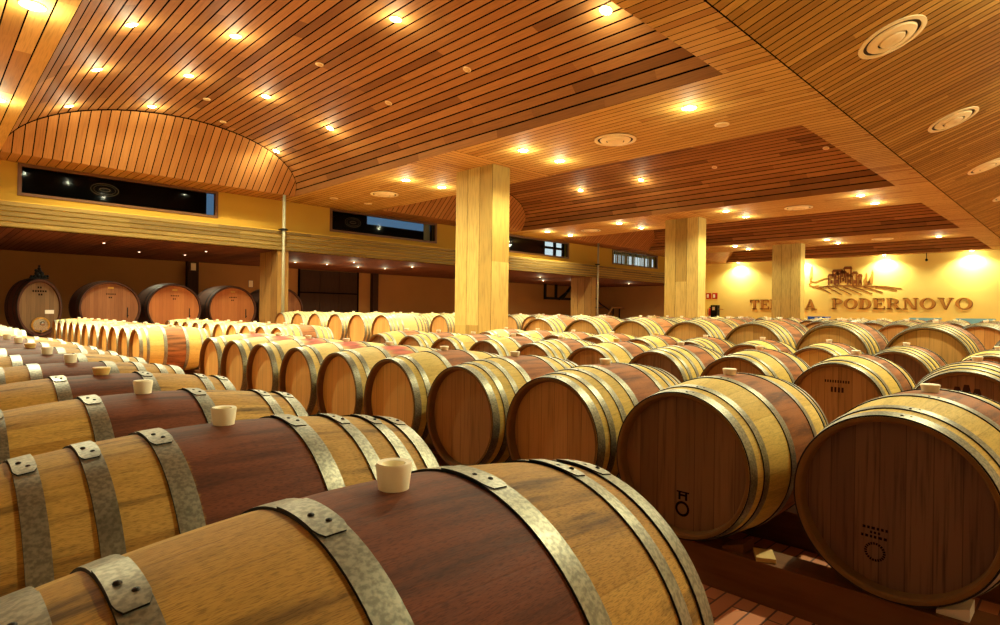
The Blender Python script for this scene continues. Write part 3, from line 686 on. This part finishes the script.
for i, (u, hd, lab) in enumerate(((3.98, 'head_cask_brown', 'big round cask with brown head beside the oval cask'), (5.66, 'head_cask_orange', 'big round cask with orange head, middle of the dark-bodied casks'),
                                  (7.40, 'head_cask_orange', 'big round cask with orange head just left of the gallery post'), (9.07, 'head_cask_brown', 'big round cask half hidden behind the gallery post'))):
    t, h = cask(u, 20.0, .80, .70, 1.6, 1.08, lab, hd, 'round casks under the gallery')
    mb = MB(); mb.box(-.07, .07, .045, .054, .55, .60); o = obj('plate', (mb, [M['brass']]), h); o['label'] = 'small brass plate'
    mb = MB()
    for dz, w, gh in ((.38, .22, .035), (.28, .1, .04)):
        x = -w / 2
        while x < w / 2: mb.box(x, x + .03, .052, .054, dz, dz + gh); x += .05
    obj('brand_mark', (mb, [M['brand']]), h)
    mb = MB(); mb.tube([(.42, .05, -.22), (.42, -.02, -.22)], .018); mb.box(.41, .43, .03, .054, -.28, .02); obj('tap', (mb, [M['iron']]), h)
    mb = MB(); mb.box(-.16, .16, .03, .054, -.68, -.52); obj('hatch', (mb, [M['timber']]), h)
t, h = cask(2.36, 20.0, .52, .44, 1.1, 1.06, 'tall oval cask with iron grape ornament on top, at far left', 'head_cask_dark', None, 1.55, True)
mb = MB(); mb.box(.12, .32, .040, .052, -.16, -.06); o = obj('plate', (mb, [M['white']]), h); o['label'] = 'white paper plate'
mb = MB(); mb.lathe([(.03, .21), (.0, .205), (.0, .17), (.04, .165)], 32, 'Y', c=(.02, 0, -.46)); obj('hatch_ring', (mb, [M['brass']], 40), h)
mb = MB(); mb.disc(.03, .165, 32, axis='Y', flip=True, c=(.02, 0, -.46)); mb.ball((.06, .01, -.42), .06); mb.box(-.12, .18, -.02, .03, -.60, -.56); mb.tube([(.02, .03, -.62), (.02, -.08, -.66)], .02); obj('hatch_door', (mb, [M['steel']]), h)
mb = MB()
for dz, x0, n in ((.42, -.16, 6), (.33, -.03, 2), (.52, -.05, 2)):
    for i in range(n): mb.box(x0 + i * .055, x0 + i * .055 + .035, .050, .054, dz, dz + .05)
obj('brand_mark', (mb, [M['brand']]), h)
mb = MB()
for (x, z_, r) in ((0, .98, .06), (-.05, .92, .06), (.05, .92, .06), (-.02, .86, .06), (.06, .86, .05), (0, 1.05, .045), (-.07, 1.0, .04), (-.1, .83, .05), (.12, .84, .05), (-.17, .84, .035), (.19, .86, .035), (0, 1.12, .03)): mb.ball((x, .12, z_), r, 8)
mb.box(-.2, .2, .08, .18, .78, .82); obj('ornament', (mb, [M['iron']]), t)

# ------------------------------------------------------------------ pipes, rails and small things in the recess
def pipe(x, y, label):
    t = thing('drain_pipe', label, 'pipe', (x, y, 0), 'upright pipes at the gallery posts')
    mb = MB(); mb.tube([(0, 0, 0), (0, 0, HC)], .046, 14); obj('pipe', (mb, [M['pipe']]), t)
    mb = MB(); mb.lathe([(-.03, .058), (-.03, .085), (.03, .085), (.03, .058)], 16, 'Z', c=(0, 0, GZ1 + .03)); mb.box(-.12, .12, -.02, .12, GZ1 + .01, GZ1 + .05); obj('clamp', (mb, [M['iron']], 40), t)
pipe(7.93, 17.48, 'pale vertical pipe in front of the left gallery post'); pipe(23.93, 17.48, 'pale vertical pipe beside the distant gallery post')
for x, lb in ((9.88, 'small framed notice on the rear wall beside the left gallery post'), (7.8, 'pale notice fixed high on the dark pilaster')):
    mb = MB(); y = YR if x > 9 else YR - .25; z = 2.0 if x > 9 else 2.55
    if x < 9: x = 7.58
    mb.box(x - .1, x + .1, y - .02, y, z, z + .3); mb.box(x - .085, x + .085, y - .024, y - .02, z + .015, z + .285, 1); tag(obj('wall_notice', (mb, [M['frame_wood'], M['cream']])), lb, 'notice')
# black balustrade of a landing and a stair handrail
t = thing('landing_railing', 'black metal landing railing hung below the gallery beside the distant post', 'railing', (27.43, 24.0, 1.95))
for x in (.0, 1.03, 2.62):
    mb = MB(); mb.box(x, x + .17, 0, .1, 0, GZ0 - 1.95); obj('upright', (mb, [M['iron']]), t)
mb = MB(); mb.box(0, 2.79, 0, .1, 0, .15); obj('bottom_rail', (mb, [M['iron']]), t)
for i, (x0, z0, x1, z1) in enumerate(((1.7, .05, 2.7, .95), (1.4, .05, 2.4, .6))):
    mb = MB(); mb.tube([(x0, .05, z0), (x1, .05, z1)], .09); obj('brace', (mb, [M['iron']]), t)
t = thing('stair_railing', 'stair railing with orange wooden handrail under the gallery at centre', 'railing', (30.6, 22.0, 0))
mb = MB(); mb.tube([(.35, 0, .72), (1.06, 0, 1.52), (3.12, 0, 1.52)], .07); o = obj('handrail', (mb, [M['vault']]), t); o['label'] = 'orange wooden handrail'
for x in (1.2, 1.9, 2.55, 3.1):
    mb = MB(); mb.box(x - .03, x + .03, -.03, .03, 0, 1.5); obj('baluster', (mb, [M['iron']]), t)
mb = MB(); mb.tube([(-.6, .3, 2.3), (.2, .3, 1.75), (1.6, .3, 1.2)], .04); mb.tube([(-.6, .3, 1.5), (.6, .3, 1.5)], .035); obj('lower_rail', (mb, [M['iron']]), t)
t = thing('pendant_lamp', 'black round bell hanging on a thin cord under the gallery', 'pendant', (33.25, 21.5, 1.75))  # black pendant lamp on a cord, unlit
mb = MB(); mb.tube([(0, 0, .08), (0, 0, GZ0 - 1.75)], .018, 6); obj('cord', (mb, [M['iron']]), t)
mb = MB(); mb.ball((0, 0, 0), .13, 14); obj('pendant', (mb, [M['iron']]), t)

# ------------------------------------------------------------------ end wall: lettering, emblem, signs
WM = Matrix(((0, 0, -1, UB), (-1, 0, 0, 0), (0, 1, 0, 0), (0, 0, 0, 1)))      # (a, b, depth): a grows to the right as seen from the room
def polys(ch):
    """strokes of a serif capital, unit height, returns (polygons, width)"""
    K, t, s = .20, .075, .06
    bx = lambda a, b, c, d: [(a, c), (b, c), (b, d), (a, d)]
    def arc(cx, cy, rx, ry, a0, a1, kx, ky, n=14):
        o = [(cx + rx * math.cos(a0 + (a1 - a0) * i / n), cy + ry * math.sin(a0 + (a1 - a0) * i / n)) for i in range(n + 1)]
        q = [(cx + (rx - kx) * math.cos(a1 + (a0 - a1) * i / n), cy + (ry - ky) * math.sin(a1 + (a0 - a1) * i / n)) for i in range(n + 1)]
        return [[o[i], o[i + 1], q[n - i - 1], q[n - i]] for i in range(n)]
    sf = lambda x0, x1, y: bx(x0, x1, y, y + s)
    if ch == 'T': return [bx(.33, .33 + K, 0, 1), bx(0, .86, 1 - t, 1), bx(0, .07, .72, 1), bx(.79, .86, .72, 1), sf(.2, .66, 0)], .86
    if ch == 'E': return [bx(.1, .1 + K, 0, 1), bx(0, .78, 1 - t, 1), bx(0, .82, 0, t), bx(.3, .6, .47, .54), bx(.72, .78, .74, 1), bx(.76, .82, 0, .28), bx(.55, .6, .38, .62)], .82
    if ch == 'N': return [bx(.12, .19, 0, 1), bx(.8, .87, 0, 1), [(.1, 1), (.36, 1), (.87, 0), (.66, 0)], sf(0, .3, 0), sf(0, .3, 1 - s), sf(.68, 1, 1 - s)], 1.0
    if ch == 'U': return [bx(.1, .1 + K, .3, 1), bx(.72, .79, .3, 1), sf(0, .4, 1 - s), sf(.6, .92, 1 - s)] + arc(.445, .34, .345, .34, PI, 2 * PI, .13, .1), .92
    if ch == 'A': return [[(.06, 0), (.14, 0), (.5, 1), (.42, 1)], [(.62, 0), (.88, 0), (.56, 1), (.4, 1)], bx(.24, .7, .28, .35), sf(0, .26, 0), sf(.52, 1, 0)], 1.0
    if ch in 'PRD':
        P_ = [bx(.1, .1 + K, 0, 1), sf(0, .4, 0), sf(0, .4, 1 - s)]
        if ch == 'D': return P_ + arc(.38, .5, .5, .5, -PI / 2, PI / 2, .2, .075) + [bx(.25, .4, 0, t), bx(.25, .4, 1 - t, 1)], .9
        P_ += arc(.46, .73, .36, .27, -PI / 2, PI / 2, .18, .075) + [bx(.25, .48, 1 - t, 1), bx(.25, .48, .46, .46 + t)]
        if ch == 'R': return P_ + [[(.42, .5), (.62, .5), (.98, 0), (.72, 0)], sf(.68, 1.04, 0)], 1.0
        return P_, .84
    if ch == 'O': return arc(.5, .5, .5, .5, 0, 2 * PI, .21, .07, 28), 1.0
    if ch == 'V': return [[(.06, 1), (.34, 1), (.56, 0), (.44, 0)], [(.82, 1), (.9, 1), (.56, 0), (.48, 0)], sf(0, .42, 1 - s), sf(.7, 1, 1 - s)], 1.0
def word(t, txt, v0, v1, z, h):
    ws = [polys(c)[1] for c in txt]; gap = .13 * h; sc = (v0 - v1 - gap * (len(txt) - 1)) / sum(ws); a = -v0
    for c, w in zip(txt, ws):
        mb = MB(); k = 0
        for p in polys(c)[0]:
            pts = [(a + x * sc, z + y * h) for x, y in p]
            ar = sum(pts[i][0] * pts[(i + 1) % len(pts)][1] - pts[(i + 1) % len(pts)][0] * pts[i][1] for i in range(len(pts)))
            if ar < 0: pts.reverse()
            mb.extrude(pts, WM, .03)
            mb.extrude([(x + .035, y - .03) for x, y in pts], WM, .012, 1)
        obj('letter', (mb, [M['letter_light'], M['letter']]), t); a += w * sc + gap
t = thing('wall_lettering', 'brown raised capitals reading TENUTA PODERNOVO on the yellow end wall', 'lettering', (0, 0, 0))
word(t, 'TENUTA', 16.12, 12.12, CZ + .46, .60); word(t, 'PODERNOVO', 11.3, 4.72, CZ + .50, .60)
t = thing('wall_emblem', 'brown hilltop village emblem with field lines above the lettering', 'emblem', (0, 0, 0))
def flat(name, pl, m='letter', d=.02):
    mb = MB()
    for p in pl:
        ar = sum(p[i][0] * p[(i + 1) % len(p)][1] - p[(i + 1) % len(p)][0] * p[i][1] for i in range(len(p)))
        mb.extrude([(x, y) for x, y in (p if ar > 0 else p[::-1])], WM, d)
    return obj(name, (mb, [M[m]]), t)
E0 = lambda x, z: (x, CZ + z)
def line(pts, w0, w1):
    n = len(pts); A = [(x, z + w0 + (w1 - w0) * i / (n - 1)) for i, (x, z) in enumerate(pts)]; B = [(x, z - w0 - (w1 - w0) * i / (n - 1)) for i, (x, z) in enumerate(pts)]
    return [[B[i], B[i + 1], A[i + 1], A[i]] for i in range(n - 1)]
# swirl, hill outline, houses, cypresses, furrows  (a = -v)
sw = [(-12.42, 2.95), (-12.36, 2.5), (-12.40, 2.2), (-12.55, 1.95), (-12.3, 1.82), (-12.0, 1.86)]
flat('swirl', [[(-12.46, CZ + 3.05), (-12.36, CZ + 3.05), (-12.36, CZ + 2.3), (-12.52, CZ + 2.2)]] + line([E0(x, z) for x, z in sw[2:]], .06, .03) + line([E0(-12.5, 2.15), E0(-12.2, 2.1), E0(-11.7, 2.3), E0(-11.1, 2.35), E0(-10.5, 2.15)], .03, .03), 'letter_light')
flat('swirl', line([E0(-12.2, 1.8), E0(-11.9, 1.72), E0(-11.5, 1.86)], .05, .03), 'letter_light')
for i, (a0, a1, z0, z1) in enumerate(((-11.25, -10.75, 1.9, 2.4), (-10.95, -10.2, 2.35, 2.65), (-10.75, -10.45, 1.9, 2.5), (-10.4, -9.95, 2.0, 2.55), (-10.15, -9.6, 2.3, 2.8), (-9.9, -9.6, 1.9, 2.35), (-9.55, -9.2, 1.85, 2.5), (-9.15, -8.9, 1.85, 2.35))):
    mid = (a0 + a1) / 2; w = a1 - a0
    a0, a1 = -11.5 + (a0 + 11.25) * .76, -11.5 + (a1 + 11.25) * .76; mid = (a0 + a1) / 2
    flat('house', [[(a0, CZ + z0), (a0 + .07, CZ + z0), (a0 + .07, CZ + z1), (a0, CZ + z1)], [(a1 - .07, CZ + z0), (a1, CZ + z0), (a1, CZ + z1), (a1 - .07, CZ + z1)],
                   [(a0 - .05, CZ + z1), (a1 + .05, CZ + z1), (a1 - .03, CZ + z1 + .16), (a0 + .05, CZ + z1 + .16)], [(mid - .05, CZ + z0 + .1), (mid + .06, CZ + z0 + .1), (mid + .06, CZ + z0 + .3), (mid - .05, CZ + z0 + .3)]])
for x, z0, z1, w in ((-9.52, 1.85, 2.6, .09), (-9.24, 1.9, 2.75, .11), (-9.4, 1.85, 2.2, .10)):
    flat('cypress', [[(x - w * .5, CZ + z0), (x + w * .5, CZ + z0), (x + w, CZ + z0 + .3), (x + w * .9, CZ + z1 - .2), (x + w * .4, CZ + z1), (x, CZ + z1 - .25), (x - w, CZ + z0 + .3)]], 'letter_light' if z1 > 2.3 else 'letter')
flat('furrow', line([E0(-12.0, 1.78), E0(-10.9, 1.85), E0(-9.8, 1.80), E0(-8.7, 1.78), E0(-7.8, 1.62)], .03, .02))
for x0, z0, x1, z1 in ((-11.9, 1.72, -11.1, 1.4), (-11.3, 1.74, -10.3, 1.30), (-10.8, 1.76, -9.6, 1.30), (-10.2, 1.76, -8.9, 1.32), (-9.5, 1.75, -8.2, 1.36), (-8.8, 1.74, -7.5, 1.42), (-8.0, 1.74, -6.6, 1.52)):
    x0, x1 = -12 + (x0 + 12) * .74, -12 + (x1 + 12) * .74
    flat('furrow', line([E0(x0, z0), E0((x0 + x1) / 2, (z0 + z1) / 2 + .03), E0(x1, z1)], .035, .02))
for y, lb in ((18.95, 'left of two small red and white safety signs on the end wall'), (18.5, 'right of two small red and white safety signs on the end wall')):
    t = thing('safety_sign', lb, 'sign', (UB, y, 2.22), 'safety signs')
    mb = MB(); mb.box(-.02, 0, -.18, .18, 0, .40); obj('board', (mb, [M['red']]), t)
    mb = MB(); mb.box(-.024, -.02, -.02, .12, .08, .32); obj('pictogram', (mb, [M['white']]), t)
t = thing('fire_extinguisher', 'red fire extinguisher on a stand by the end wall', 'fire extinguisher', (37.9, 18.55 - .1, 0))
mb = MB(); mb.lathe([(0, .5), (.0, .14), (.5, .14)], 4, 'Z') if False else mb.lathe([(1.0, .001), (1.0, .13), (1.48, .13), (1.56, .08), (1.62, .04)], 16, 'Z'); obj('cylinder', (mb, [M['red']], 40), t)
mb = MB(); mb.box(-.06, .06, -.03, .03, 1.62, 1.68); mb.tube([(0, .05, 1.65), (0, .2, 1.5), (0, .17, 1.15)], .018); obj('valve', (mb, [M['iron']]), t)
mb = MB(); mb.box(-.15, .15, -.15, .15, 0, .04); mb.tube([(0, 0, .03), (0, 0, 1.02)], .03); obj('stand', (mb, [M['iron']]), t)
t = thing('equipment_case', 'dark equipment box beside the red fire extinguisher', 'equipment box', (37.7, 18.02, 0))  # dark box of unidentified equipment
mb = MB(); mb.box(-.2, .2, -.22, .22, .0, 1.78); obj('case', (mb, [M['iron']]), t)
mb = MB(); mb.box(-.21, -.2, -.08, .1, 1.45, 1.66); obj('panel', (mb, [M['white']]), t)
mb = MB(); mb.tube([(0, -.22, 1.52), (0, -.55, 1.50)], .03); obj('spout', (mb, [M['brass']]), t)
for y0, y1, m, lb in ((10.8, 11.7, 'blue', 'pallet stack under a blue cover left of the lettering end'), (5.7, 6.9, 'pale_blue', 'pallet stack under a pale blue cover below the word PODERNOVO'), (3.6, 5.0, 'pale_blue', 'pallet stack under a pale blue cover at the right end')):
    t = thing('covered_pallet', lb, 'pallet', (36.4, (y0 + y1) / 2, 0), 'covered pallets'); h = (y1 - y0) / 2
    mb = MB(); mb.box(-.5, .5, -h, h, 0, .14); obj('pallet', (mb, [M['timber']]), t)
    mb = MB(); mb.box(-.48, .48, -h + .02, h - .02, .14, 1.05); obj('crate', (mb, [M['wedge']]), t)
    mb = MB(); mb.box(-.5, .5, -h, h, 1.05, 1.12); mb.box(-.52, -.5, -h, h, .7, 1.12); obj('cover', (mb, [M[m]]), t)
t = thing('ceiling_sensor', 'small dark sensor hanging from the ceiling before the end wall', 'sensor', (38.2, 6.6, CZ + 3.1))
mb = MB(); mb.tube([(0, 0, .05), (0, 0, HC + .3 - CZ - 3.1)], .02, 6); obj('stem', (mb, [M['iron']]), t)
mb = MB(); mb.ball((0, 0, 0), .07, 10); obj('body', (mb, [M['iron']]), t)
